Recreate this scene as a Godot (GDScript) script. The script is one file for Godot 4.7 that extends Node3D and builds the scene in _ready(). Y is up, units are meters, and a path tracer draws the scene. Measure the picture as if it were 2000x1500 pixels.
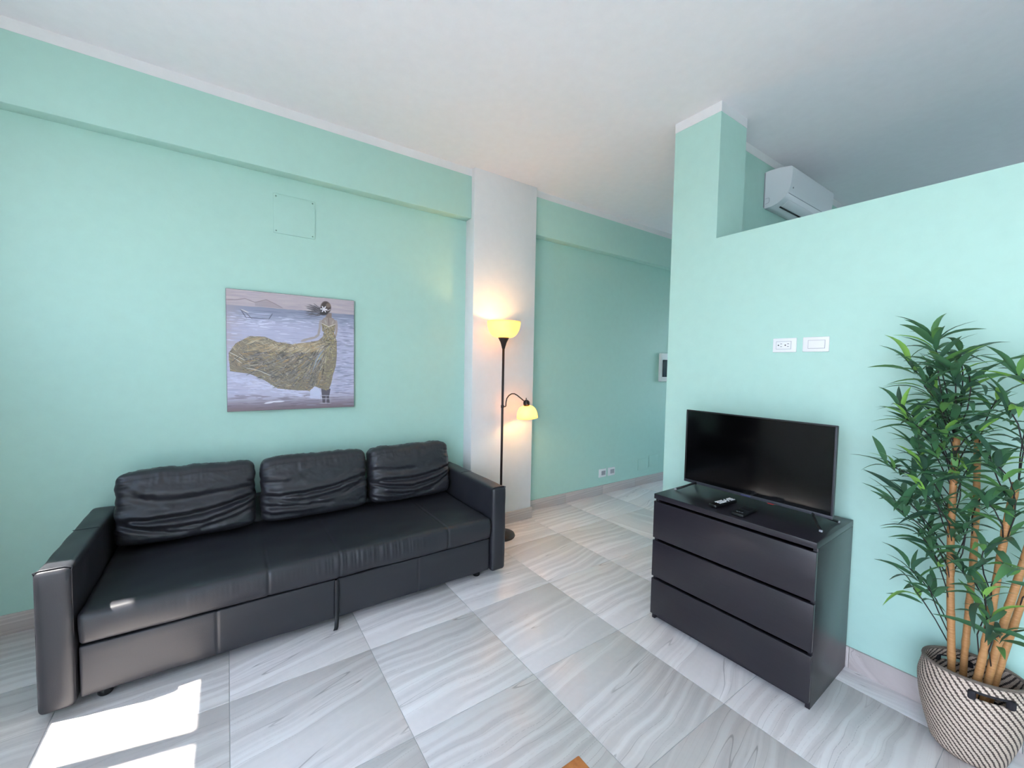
extends Node3D
# Units are metres, y up. The camera stands over the origin; the long green wall runs along z at the left.

const WALL_X := -3.345      # face of the long green wall
const HALF_Z := -2.61       # face of the half-height wall
const WINDOW_Z := 1.55      # inner face of the wall with the balcony door, behind the camera
const CEILING_Y := 3.225
const TILE := 0.6155
var M := {}
var taken := {}
var rng := RandomNumberGenerator.new()

# ------------------------------------------------------------------ naming
func numbered(called: String) -> String:
	if not taken.has(called):
		taken[called] = 0
		return called
	taken[called] += 1
	return "%s_%03d" % [called, taken[called]]

func thing(called: String, label: String, category: String, at := Vector3.ZERO, turn := 0.0, group := "") -> Node3D:
	var o := Node3D.new()
	o.name = numbered(called)
	add_child(o)
	o.position = at
	o.rotation.y = turn
	o.set_meta("label", label)
	o.set_meta("category", category)
	if group != "":
		o.set_meta("group", group)
	return o

func setting(called: String, label: String, category: String) -> Node3D:
	var o := thing(called, label, category)
	o.set_meta("kind", "structure")
	return o

func part(called: String, mesh: Mesh, material: Material, parent: Node3D, at := Vector3.ZERO, turn := Vector3.ZERO) -> MeshInstance3D:
	var o := MeshInstance3D.new()
	o.name = called
	o.mesh = mesh
	o.material_override = material
	parent.add_child(o, true)
	o.position = at
	o.rotation = turn
	return o

# ------------------------------------------------------------------ shapes
func quad(st: SurfaceTool, a: Vector3, b: Vector3, c: Vector3, d: Vector3, out: Vector3, ua := Vector2.ZERO, ub := Vector2.ZERO, uc := Vector2.ZERO, ud := Vector2.ZERO) -> void:
	var p := [a, b, c, d]
	var u := [ua, ub, uc, ud]
	var order := [0, 1, 2, 0, 2, 3]
	if (c - a).cross(d - b).dot(out) > 0.0:
		order = [0, 2, 1, 0, 3, 2]
	for k in order:
		st.set_uv(u[k])
		st.add_vertex(p[k])

func stops(half: float, r: float, seg: int, div: int) -> PackedFloat32Array:
	var a := PackedFloat32Array()
	for i in seg:
		a.append(-half + r * (1.0 - cos(PI / 2.0 * i / seg)) if r > 0.0 else -half)
	var inner := half - r
	for i in div + 1:
		a.append(-inner + 2.0 * inner * i / div)
	for i in range(seg - 1, -1, -1):
		a.append(half - r * (1.0 - cos(PI / 2.0 * i / seg)) if r > 0.0 else half)
	return a

# A box with rounded edges, with an optional displacement of its surface: bend(position, normal) -> position
func box_into(st: SurfaceTool, size: Vector3, r: float, seg := 2, div := Vector3i(1, 1, 1), bend = null, at := Vector3.ZERO) -> void:
	var h := size / 2.0
	r = minf(r, minf(h.x, minf(h.y, h.z)) * 0.98)
	var g := [stops(h.x, r, seg, div.x), stops(h.y, r, seg, div.y), stops(h.z, r, seg, div.z)]
	var inner := h - Vector3.ONE * r
	for axis in 3:
		var ia := (axis + 1) % 3
		var ib := (axis + 2) % 3
		for sign_ in [-1.0, 1.0]:
			var ga: PackedFloat32Array = g[ia]
			var gb: PackedFloat32Array = g[ib]
			var pts := []
			var uvs := []
			for i in ga.size():
				var row := PackedVector3Array()
				var urow := PackedVector2Array()
				for j in gb.size():
					var p := Vector3.ZERO
					p[axis] = h[axis] * sign_
					p[ia] = ga[i]
					p[ib] = gb[j]
					var c := p.clamp(-inner, inner)
					var n := (p - c).normalized()
					var q := c + n * r
					if bend != null:
						q = bend.call(q, n)
					row.append(q + at)
					urow.append(Vector2(p[ib] / size[ib] + 0.5, 0.5 - p[ia] / size[ia]))
				pts.append(row)
				uvs.append(urow)
			var out := Vector3.ZERO
			out[axis] = sign_
			for i in ga.size() - 1:
				for j in gb.size() - 1:
					quad(st, pts[i][j], pts[i + 1][j], pts[i + 1][j + 1], pts[i][j + 1], out, uvs[i][j], uvs[i + 1][j], uvs[i + 1][j + 1], uvs[i][j + 1])

func fresh(smooth := true) -> SurfaceTool:
	var st := SurfaceTool.new()
	st.begin(Mesh.PRIMITIVE_TRIANGLES)
	st.set_smooth_group(0 if smooth else -1)
	return st

func done(st: SurfaceTool) -> ArrayMesh:
	st.generate_normals()
	return st.commit()

func rbox(size: Vector3, r := 0.004, seg := 2, div := Vector3i(1, 1, 1), bend = null) -> ArrayMesh:
	var st := fresh()
	box_into(st, size, r, seg, div, bend)
	return done(st)

# A sharp-edged box for walls
func sbox(size: Vector3) -> ArrayMesh:
	var st := fresh(false)
	box_into(st, size, 0.0, 0)
	return done(st)

func box_between(a: Vector3, b: Vector3, called: String, material: Material, parent: Node3D, r := 0.0) -> MeshInstance3D:
	var size := (b - a).abs()
	return part(called, sbox(size) if r <= 0.0 else rbox(size, r), material, parent, (a + b) / 2.0)

func lathe(profile: Array, n := 40, closed_ends := true) -> ArrayMesh:
	var st := fresh()
	for i in profile.size() - 1:
		var a: Vector2 = profile[i]
		var b: Vector2 = profile[i + 1]
		var out2 := Vector2(b.y - a.y, a.x - b.x)
		for k in n:
			var t0 := TAU * k / n
			var t1 := TAU * (k + 1) / n
			var d0 := Vector3(cos(t0), 0, sin(t0))
			var d1 := Vector3(cos(t1), 0, sin(t1))
			var mid := (d0 + d1) / 2.0
			quad(st, d0 * a.x + Vector3.UP * a.y, d1 * a.x + Vector3.UP * a.y, d1 * b.x + Vector3.UP * b.y, d0 * b.x + Vector3.UP * b.y, mid * out2.x + Vector3.UP * out2.y,
				Vector2(float(k) / n, a.y), Vector2(float(k + 1) / n, a.y), Vector2(float(k + 1) / n, b.y), Vector2(float(k) / n, b.y))
	return done(st)

func tube_into(st: SurfaceTool, pts: PackedVector3Array, radii: PackedFloat32Array, n := 10) -> void:
	var rings := []
	var up := Vector3.UP
	var first := (pts[1] - pts[0]).normalized()
	if absf(first.dot(up)) > 0.9:
		up = Vector3.RIGHT
	var side := first.cross(up).normalized()
	for i in pts.size():
		var t := (pts[mini(i + 1, pts.size() - 1)] - pts[maxi(i - 1, 0)]).normalized()
		side = (side - t * side.dot(t)).normalized()
		var other := t.cross(side)
		var ring := PackedVector3Array()
		for k in n:
			var a := TAU * k / n
			ring.append(pts[i] + (side * cos(a) + other * sin(a)) * radii[mini(i, radii.size() - 1)])
		rings.append(ring)
	for i in pts.size() - 1:
		for k in n:
			var k1 := (k + 1) % n
			var out: Vector3 = rings[i][k] + rings[i][k1] - 2.0 * pts[i] + rings[i + 1][k] + rings[i + 1][k1] - 2.0 * pts[i + 1]
			quad(st, rings[i][k], rings[i][k1], rings[i + 1][k1], rings[i + 1][k], out, Vector2(float(k) / n, i), Vector2(float(k + 1) / n, i), Vector2(float(k + 1) / n, i + 1), Vector2(float(k) / n, i + 1))
	for e in [0, pts.size() - 1]:
		var out := (pts[0] - pts[1]) if e == 0 else (pts[e] - pts[e - 1])
		for k in n:
			quad(st, pts[e], rings[e][k], rings[e][(k + 1) % n], rings[e][(k + 1) % n], out)

func tube(pts: Array, radius: float, n := 10) -> ArrayMesh:
	var st := fresh()
	tube_into(st, PackedVector3Array(pts), PackedFloat32Array([radius]), n)
	return done(st)

# An outline in x and y pushed along z
func extrude(outline: PackedVector2Array, z0: float, z1: float, smooth := true) -> ArrayMesh:
	var st := fresh(smooth)
	var n := outline.size()
	var middle := Vector2.ZERO
	for p in outline:
		middle += p / n
	for i in n:
		var a := outline[i]
		var b := outline[(i + 1) % n]
		var e := (b - a)
		var out := Vector3(e.y, -e.x, 0)
		if Vector2(out.x, out.y).dot((a + b) / 2.0 - middle) < 0.0:
			out = -out
		quad(st, Vector3(a.x, a.y, z0), Vector3(b.x, b.y, z0), Vector3(b.x, b.y, z1), Vector3(a.x, a.y, z1), out)
	st.set_smooth_group(1 if smooth else -1)
	var tri := Geometry2D.triangulate_polygon(outline)
	for zz in [z0, z1]:
		var out := Vector3(0, 0, 1.0 if zz > (z0 + z1) / 2.0 else -1.0)
		for k in range(0, tri.size(), 3):
			var a := outline[tri[k]]
			var b := outline[tri[k + 1]]
			var c := outline[tri[k + 2]]
			quad(st, Vector3(a.x, a.y, zz), Vector3(b.x, b.y, zz), Vector3(c.x, c.y, zz), Vector3(c.x, c.y, zz), out)
	return done(st)

# ------------------------------------------------------------------ materials
func noise(seed_: int, frequency: float, octaves := 3) -> FastNoiseLite:
	var n := FastNoiseLite.new()
	n.seed = seed_
	n.noise_type = FastNoiseLite.TYPE_SIMPLEX_SMOOTH
	n.frequency = frequency
	n.fractal_octaves = octaves
	return n

func plain(color: Color, rough := 0.5, metal := 0.0) -> StandardMaterial3D:
	var m := StandardMaterial3D.new()
	m.albedo_color = color
	m.roughness = rough
	m.metallic = metal
	return m

func noise_texture(seed_: int, frequency: float, low: Color, high: Color, size := 256) -> NoiseTexture2D:
	var t := NoiseTexture2D.new()
	t.width = size
	t.height = size
	t.seamless = true
	t.noise = noise(seed_, frequency, 4)
	var g := Gradient.new()
	g.set_color(0, low)
	g.set_color(1, high)
	t.color_ramp = g
	return t

func bump_texture(seed_: int, frequency: float, strength: float, size := 256) -> NoiseTexture2D:
	var t := NoiseTexture2D.new()
	t.width = size
	t.height = size
	t.seamless = true
	t.as_normal_map = true
	t.bump_strength = strength
	t.noise = noise(seed_, frequency, 3)
	return t

func paint(color: Color, rough: float, seed_: int) -> StandardMaterial3D:
	var m := plain(color, rough)
	m.albedo_texture = noise_texture(seed_, 0.03, Color(0.985, 0.985, 0.985), Color(1, 1, 1))
	m.normal_enabled = true
	m.normal_texture = bump_texture(seed_ + 1, 0.09, 1.2)
	m.normal_scale = 0.06
	m.uv1_triplanar = true
	m.uv1_world_triplanar = true
	m.uv1_scale = Vector3.ONE * 1.3
	return m

func ramp(t: float, a: float, b: float) -> float:
	return smoothstep(a, b, t)

# One marble tile: pale ground, soft bands and thin dark veins that run along v
func marble(seed_: int, plain_share: float, skew: float) -> ImageTexture:
	var s := 448
	var im := Image.create(s, s, false, Image.FORMAT_RGB8)
	var warp := noise(seed_, 1.0, 2)
	var fine := noise(seed_ + 1, 1.0, 1)
	var soft := noise(seed_ + 2, 1.0, 2)
	var calm := noise(seed_ + 3, 1.0, 1)
	var swirl := noise(seed_ + 4, 3.0, 2)
	for j in s:
		var v := float(j) / s
		for i in s:
			var u := float(i) / s
			var w := u + skew * (v - 0.5) + 0.045 * warp.get_noise_2d(u * 1.3, v * 1.1) + 0.006 * swirl.get_noise_2d(u * 1.5, v * 1.2)
			var quiet := ramp(calm.get_noise_2d(w * 2.4, v * 0.25) + plain_share, 0.0, 0.3)
			var b := soft.get_noise_2d(w * 10.0, v * 0.22)
			var f := absf(fine.get_noise_2d(w * 8.0, v * 0.30 + 7.0))
			var f2 := absf(fine.get_noise_2d(w * 17.0 + 31.0, v * 0.45))
			var here := ramp(soft.get_noise_2d(w * 4.0 + 9.0, v * 0.7), -0.3, 0.2)
			var tone := 0.14 + 0.18 * ramp(b, 0.0, 0.4) - 0.26 * ramp(-b, 0.08, 0.45)
			tone += 0.85 * (1.0 - ramp(f, 0.004, 0.030)) * here
			tone += 0.34 * (1.0 - ramp(f2, 0.008, 0.05)) * (1.0 - 0.4 * here)
			tone = lerpf(tone, 0.20, quiet * 0.9)
			tone += 0.04 * swirl.get_noise_2d(u * 5.0, v * 5.0)
			var c := Color(0.915, 0.882, 0.870).lerp(Color(0.705, 0.668, 0.655), clampf(tone, 0.0, 1.0))
			if tone < 0.0:
				c = c.lerp(Color(0.945, 0.93, 0.92), clampf(-tone * 2.5, 0.0, 1.0))
			im.set_pixel(i, j, c)
	return ImageTexture.create_from_image(im)

func make_materials() -> void:
	M.green = paint(Color(0.700, 0.848, 0.797), 0.62, 11)
	M.white_paint = paint(Color(0.90, 0.895, 0.89), 0.7, 21)
	M.ceiling = paint(Color(0.915, 0.91, 0.915), 0.8, 31)
	M.tiles = []
	for k in 6:
		var m := plain(Color.WHITE, 0.34)
		m.albedo_texture = marble(100 + k * 17, [-0.30, 0.0, -0.15, 0.22, -0.3, -0.1][k], [0.20, 0.06, -0.03, 0.12, 0.16, 0.25][k])
		M.tiles.append(m)
	M.grout = plain(Color(0.74, 0.73, 0.72), 0.9)
	M.skirting = plain(Color(0.86, 0.84, 0.83), 0.38)
	var edgewise: Image = M.tiles[0].albedo_texture.get_image()
	edgewise.rotate_90(CLOCKWISE)
	M.skirting.albedo_texture = ImageTexture.create_from_image(edgewise)
	var leather := plain(Color(0.165, 0.165, 0.185), 0.42)
	leather.normal_enabled = true
	leather.normal_texture = bump_texture(41, 0.16, 2.0)
	leather.normal_scale = 0.22
	leather.uv1_triplanar = true
	leather.uv1_scale = Vector3.ONE * 7.0
	M.leather = leather
	M.seam = plain(Color(0.10, 0.10, 0.115), 0.5)
	M.black_plastic = plain(Color(0.045, 0.045, 0.05), 0.4)
	M.bezel = plain(Color(0.20, 0.20, 0.225), 0.38)
	M.screen = plain(Color(0.012, 0.012, 0.014), 0.10)
	M.screen.metallic_specular = 0.5
	M.white_plastic = plain(Color(0.90, 0.90, 0.90), 0.35)
	M.grey_plastic = plain(Color(0.62, 0.62, 0.64), 0.5)
	var dark_wood := plain(Color(0.165, 0.150, 0.175), 0.29)
	dark_wood.albedo_texture = grain_texture(5, Color(0.80, 0.78, 0.78), Color(1.0, 1.0, 1.0), 0.5)
	dark_wood.uv1_triplanar = true
	dark_wood.uv1_scale = Vector3(1.2, 9.0, 1.2)
	M.dark_wood = dark_wood
	var orange := plain(Color(0.86, 0.55, 0.30), 0.4)
	orange.albedo_texture = grain_texture(9, Color(0.82, 0.74, 0.66), Color(1, 1, 1), 0.4)
	orange.uv1_triplanar = true
	orange.uv1_scale = Vector3(8.0, 8.0, 1.4)
	M.orange_wood = orange
	M.bronze = plain(Color(0.17, 0.125, 0.12), 0.42, 0.3)
	M.screw = plain(Color(0.50, 0.62, 0.57), 0.5)
	M.metal = plain(Color(0.72, 0.72, 0.73), 0.3, 0.9)

func grain_texture(seed_: int, low: Color, high: Color, frequency: float) -> ImageTexture:
	var s := 256
	var im := Image.create(s, s, false, Image.FORMAT_RGB8)
	var n := noise(seed_, frequency, 3)
	for j in s:
		for i in s:
			var t := 0.5 + 0.5 * n.get_noise_2d(i * 0.02, j * 0.35) + 0.25 * n.get_noise_2d(i * 0.15, j * 1.4)
			im.set_pixel(i, j, low.lerp(high, clampf(t, 0.0, 1.0)))
	return ImageTexture.create_from_image(im)

# ------------------------------------------------------------------ the place
func _ready() -> void:
	rng.seed = 20
	view_and_light()
	make_materials()
	build_floor()
	build_walls()
	build_window()
	build_sofa()
	build_dresser()
	build_television()
	build_remotes()
	build_lamp()
	build_painting()
	build_wall_fittings()
	build_air_conditioner()
	build_basket()
	build_plant()
	build_table()

func view_and_light() -> void:
	var cam := Camera3D.new()
	cam.name = "camera"
	add_child(cam)
	cam.position = Vector3(0, 1.52, 0)
	cam.basis = Basis.from_euler(Vector3(-0.0470749, 0.9639524, 0.0186842))
	cam.fov = rad_to_deg(2.0 * atan(750.0 / 802.011))
	cam.near = 0.05
	cam.far = 200.0
	cam.current = true
	var sun := DirectionalLight3D.new()
	sun.name = "sun"
	add_child(sun)
	sun.basis = Basis.looking_at(Vector3(0.12, -1.0, -0.55).normalized(), Vector3.UP)
	sun.light_color = Color(1.0, 0.98, 0.95)
	sun.light_energy = 6.0
	sun.light_angular_distance = 0.55
	sun.shadow_enabled = true
	sun.sky_mode = DirectionalLight3D.SKY_MODE_LIGHT_ONLY
	var sky := ProceduralSkyMaterial.new()
	sky.sky_top_color = Color(0.70, 0.80, 0.96)
	sky.sky_horizon_color = Color(0.92, 0.95, 1.0)
	sky.sky_curve = 0.2
	sky.ground_bottom_color = Color(0.60, 0.62, 0.68)
	sky.ground_horizon_color = Color(0.74, 0.76, 0.82)
	var e := Environment.new()
	e.background_mode = Environment.BG_SKY
	e.sky = Sky.new()
	e.sky.sky_material = sky
	e.background_energy_multiplier = 7.0
	e.tonemap_mode = Environment.TONE_MAPPER_LINEAR
	e.tonemap_exposure = 1.92
	e.sdfgi_enabled = true
	e.ssao_enabled = true
	e.ssil_enabled = true
	var w := WorldEnvironment.new()
	w.name = "surroundings"
	w.environment = e
	add_child(w)

const X1 := 3.2          # inner face of the right wall
const HALF_END := 0.45     # half wall stops here, out of view; gap added to light the back room
const FAR_Z := -6.6       # inner face of the far wall
const INNER_X := -1.62    # face of the wall that carries the air conditioner

func build_floor() -> void:
	var f := setting("floor", "pale grey veined square marble tiles", "floor")
	box_between(Vector3(WALL_X - 0.2, -0.2, FAR_Z - 0.2), Vector3(X1 + 0.2, -0.0022, WINDOW_Z + 0.2), "screed", M.grout, f)
	var st := fresh()
	box_into(st, Vector3(TILE - 0.0028, 0.012, TILE - 0.0028), 0.0012, 1)
	var mesh := done(st)
	var r := RandomNumberGenerator.new()
	r.seed = 4
	for i in range(-4, 9):
		for k in range(-4, 12):
			var x0 := -1.527 + i * TILE
			var z1 := 0.008 - k * TILE
			var a := Vector2(maxf(x0, WALL_X), maxf(z1 - TILE, FAR_Z))
			var b := Vector2(minf(x0 + TILE, X1), minf(z1, WINDOW_Z))
			if b.x - a.x < 0.03 or b.y - a.y < 0.03:
				continue
			var whole := b.x - a.x > TILE - 0.001 and b.y - a.y > TILE - 0.001
			var m := mesh if whole else rbox(Vector3(b.x - a.x - 0.0028, 0.012, b.y - a.y - 0.0028), 0.0012, 1)
			var flip := PI if r.randf() < 0.5 else 0.0
			part("tile", m, M.tiles[r.randi() % M.tiles.size()], f, Vector3((a.x + b.x) / 2.0, -0.006, (a.y + b.y) / 2.0), Vector3(0, flip, 0))

func skirting(called: String, from: Vector3, to: Vector3, thick: Vector3) -> void:
	# pieces of the floor's marble set on edge, about a tile long
	var s := setting(called, "", "baseboard")
	s.set_meta("label", {"baseboard_left": "grey marble baseboard along the long green wall", "baseboard_center": "grey marble baseboard under the half-height wall",
		"baseboard_column": "grey marble baseboard round the white column", "baseboard_inner": "grey marble baseboard behind the half wall", "baseboard_back": "grey marble baseboard under the window wall",
		"baseboard_corridor": "grey marble baseboard on the corridor partition"}[called])
	var along := to - from
	var n := maxi(1, roundi(along.length() / TILE))
	for i in n:
		var a := from + along * (float(i) / n)
		var b := from + along * (float(i + 1) / n)
		var lo := a.min(b)
		var hi := a.max(b) + thick + Vector3(0, 0.108, 0)
		lo = lo.min(lo + thick)
		hi = Vector3(maxf(a.x, b.x), 0.108, maxf(a.z, b.z)).max(Vector3(maxf(a.x, b.x), 0.108, maxf(a.z, b.z)) + thick)
		var dir := along.normalized().abs()
		part("tile", rbox((hi - lo) - dir * 0.0016, 0.0012, 1), M.skirting, s, (lo + hi) / 2.0)

func band(n: int, label: String, boxes: Array) -> void:
	var t := setting("trim_%d" % n, label, "trim")
	for b in boxes:
		box_between(b[0], b[1], "paint_band", M.white_paint, t)

func build_walls() -> void:
	var H := CEILING_Y
	var w := setting("wall_left", "long mint green wall behind the black sofa", "wall")
	box_between(Vector3(WALL_X - 0.2, 0, FAR_Z - 0.2), Vector3(WALL_X, H, WINDOW_Z + 0.2), "wall_face", M.green, w)
	w = setting("beam_left", "mint green beam along the top of the long wall", "beam")
	box_between(Vector3(WALL_X, 2.80, -1.785), Vector3(-3.245, H, WINDOW_Z), "beam_section", M.green, w, 0.004)
	box_between(Vector3(WALL_X, 2.80, FAR_Z), Vector3(-3.245, H, -2.47), "beam_section", M.green, w, 0.004)
	w = setting("column_left", "white square column behind the floor lamp", "column")
	box_between(Vector3(WALL_X, 0, -2.47), Vector3(-3.195, H, -1.785), "shaft", M.white_paint, w, 0.004)
	w = setting("wall_center", "half-height mint green wall behind the television", "wall")
	box_between(Vector3(-1.474, 0, HALF_Z - 0.16), Vector3(HALF_END, 2.362, HALF_Z), "wall_face", M.green, w)
	w = setting("column_center", "mint green pillar at the end of the half-height wall", "column")
	box_between(Vector3(-1.80, 0, -2.935), Vector3(-1.474, H, HALF_Z), "shaft", M.green, w)
	w = setting("wall_inner", "mint green wall that carries the air conditioner", "wall")
	box_between(Vector3(-1.80, 0, FAR_Z - 0.12), Vector3(INNER_X, H, -2.935), "wall_face", M.green, w)
	w = setting("wall_right", "mint green wall at the right end of the room", "wall")
	box_between(Vector3(X1, 0, FAR_Z - 0.2), Vector3(X1 + 0.2, H, WINDOW_Z + 0.2), "wall_face", M.green, w)
	w = setting("ceiling", "high smooth white ceiling", "ceiling")
	box_between(Vector3(WALL_X - 0.2, H, FAR_Z - 0.2), Vector3(X1 + 0.2, H + 0.2, WINDOW_Z + 0.2), "slab", M.ceiling, w)
	# white bands painted along the top of the walls
	var y0 := 3.162
	band(1, "white band along the top of the green beam", [[Vector3(-3.245, y0, -1.785), Vector3(-3.243, H, WINDOW_Z)], [Vector3(-3.245, y0, FAR_Z), Vector3(-3.243, H, -2.47)]])
	band(2, "white band round the top of the green pillar", [[Vector3(-1.802, y0, HALF_Z), Vector3(-1.472, H, HALF_Z + 0.002)], [Vector3(-1.474, y0, -2.935), Vector3(-1.472, H, HALF_Z)]])
	band(3, "white band above the air conditioner", [[Vector3(INNER_X, y0, FAR_Z), Vector3(INNER_X + 0.002, H, -2.937)]])
	skirting("baseboard_left", Vector3(WALL_X, 0, -1.785), Vector3(WALL_X, 0, WINDOW_Z), Vector3(0.012, 0, 0))
	skirting("baseboard_corridor", Vector3(WALL_X, 0, FAR_Z), Vector3(WALL_X, 0, -2.482), Vector3(0.012, 0, 0))
	skirting("baseboard_center", Vector3(-1.80, 0, HALF_Z), Vector3(HALF_END, 0, HALF_Z), Vector3(0, 0, 0.012))
	skirting("baseboard_column", Vector3(-3.195, 0, -2.482), Vector3(-3.195, 0, -1.785), Vector3(0.012, 0, 0))

# The balcony door behind the camera. Sunlight falls through it on the floor beside the sofa.
func build_window() -> void:
	var z := WINDOW_Z
	var top := 2.67
	var w := setting("wall_back", "mint green wall round the balcony doors", "wall")
	# openings: [left, right, first clear height, posts]
	var units := [[-2.79, -1.89, 1.733, [[-2.79, -2.73], [-2.365, -2.29], [-1.95, -1.89]]], [-0.75, 2.15, 0.06, [[-0.75, -0.69], [0.20, 0.28], [1.15, 1.23], [2.09, 2.15]]]]
	for k in [[WALL_X, -2.79], [-1.89, -0.75], [2.15, X1]]:
		box_between(Vector3(k[0], 0, z), Vector3(k[1], CEILING_Y, z + 0.07), "wall_face", M.green, w)
	var frame := plain(Color(0.9, 0.9, 0.9), 0.4)
	var glass := plain(Color(0.97, 0.99, 0.98, 0.06), 0.02)
	glass.transparency = BaseMaterial3D.TRANSPARENCY_ALPHA
	for n in 2:
		var unit: Array = units[n]
		var xa: float = unit[0]
		var xb: float = unit[1]
		box_between(Vector3(xa, top + 0.06, z), Vector3(xb, CEILING_Y, z + 0.07), "lintel", M.green, w)
		var f := setting(["window_1", "window_4"][n], ["narrow white balcony door with solid lower panels", "wide white framed balcony door with tall clear panes"][n], "window")
		box_between(Vector3(xa, top, z), Vector3(xb, top + 0.06, z + 0.05), "frame", frame, f, 0.003)
		box_between(Vector3(xa, 0, z), Vector3(xb, 0.06, z + 0.05), "frame", frame, f, 0.003)
		var posts: Array = unit[3]
		for p in posts:
			box_between(Vector3(p[0], 0.06, z), Vector3(p[1], top, z + 0.05), "mullion", frame, f, 0.003)
		for i in posts.size() - 1:
			var a: float = posts[i][1]
			var b: float = posts[i + 1][0]
			if unit[2] > 1.0:
				box_between(Vector3(a, 0.06, z + 0.01), Vector3(b, unit[2], z + 0.04), "panel", frame, f, 0.003)
			box_between(Vector3(a, unit[2], z + 0.022), Vector3(b, top, z + 0.028), "pane", glass, f)
	# dark hanging added out of view to shade the end of the long wall
	var c := thing("added_curtain", "added dark grey hanging beside the narrow balcony door, unseen, shading the wall end", "added_curtain", Vector3(-3.05, 0, z - 0.10))
	var folds := fresh()
	var n_f := 72
	var front := []
	for i in n_f + 1:
		var t := float(i) / n_f
		front.append(Vector2(-0.275 + 0.55 * t, 0.062 * sin(t * TAU * 5.0) + 0.012 * sin(t * TAU * 11.0 + 1.0)))
	for i in n_f:
		var a: Vector2 = front[i]
		var b: Vector2 = front[i + 1]
		for sgn in [-1.0, 1.0]:
			var o := Vector3(0, 0, sgn * 0.0012)
			quad(folds, Vector3(a.x, 0.02, a.y) + o, Vector3(b.x, 0.02, b.y) + o, Vector3(b.x, 2.86, b.y * 0.6) + o, Vector3(a.x, 2.86, a.y * 0.6) + o, Vector3(0, 0, sgn))
	part("cloth", done(folds), plain(Color(0.17, 0.17, 0.18), 0.9), c)
	part("rod", tube([Vector3(-0.29, 2.885, 0), Vector3(0.36, 2.885, 0)], 0.012, 12), M.metal, c)
	part("bracket", rbox(Vector3(0.02, 0.02, 0.10), 0.003), M.metal, c, Vector3(0.30, 2.885, 0.05))
	# two unseen windows added to the far wall to brighten back room and corridor
	var far := setting("wall_far", "mint green wall with added windows at the far end", "wall")
	var zf := FAR_Z
	var holes := [[WALL_X, -3.05, -2.10, 1.0, 2.4], [INNER_X, -0.3, 1.0, 1.1, 2.2]]
	var ends := [-1.80, X1]
	for k in 2:
		var h: Array = holes[k]
		box_between(Vector3(h[0], 0, zf - 0.12), Vector3(h[1], CEILING_Y, zf), "wall_face", M.green, far)
		box_between(Vector3(h[2], 0, zf - 0.12), Vector3(ends[k], CEILING_Y, zf), "wall_face", M.green, far)
		box_between(Vector3(h[1], 0, zf - 0.12), Vector3(h[2], h[3], zf), "sill", M.green, far)
		box_between(Vector3(h[1], h[4], zf - 0.12), Vector3(h[2], CEILING_Y, zf), "lintel", M.green, far)
		var g := setting("window_%d" % (k + 2), ["added white framed window that brightens the end of the corridor", "added wide white framed window that lights the room beyond the half-height wall"][k], "window")
		for e in [h[1], h[2] - 0.05]:
			box_between(Vector3(e, h[3], zf - 0.08), Vector3(e + 0.05, h[4], zf - 0.03), "frame", frame, g, 0.003)
		for e in [h[3], h[4] - 0.05]:
			box_between(Vector3(h[1] + 0.05, e, zf - 0.08), Vector3(h[2] - 0.05, e + 0.05, zf - 0.03), "frame", frame, g, 0.003)
		box_between(Vector3(h[1] + 0.05, h[3] + 0.05, zf - 0.058), Vector3(h[2] - 0.05, h[4] - 0.05, zf - 0.052), "pane", glass, g)

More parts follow.
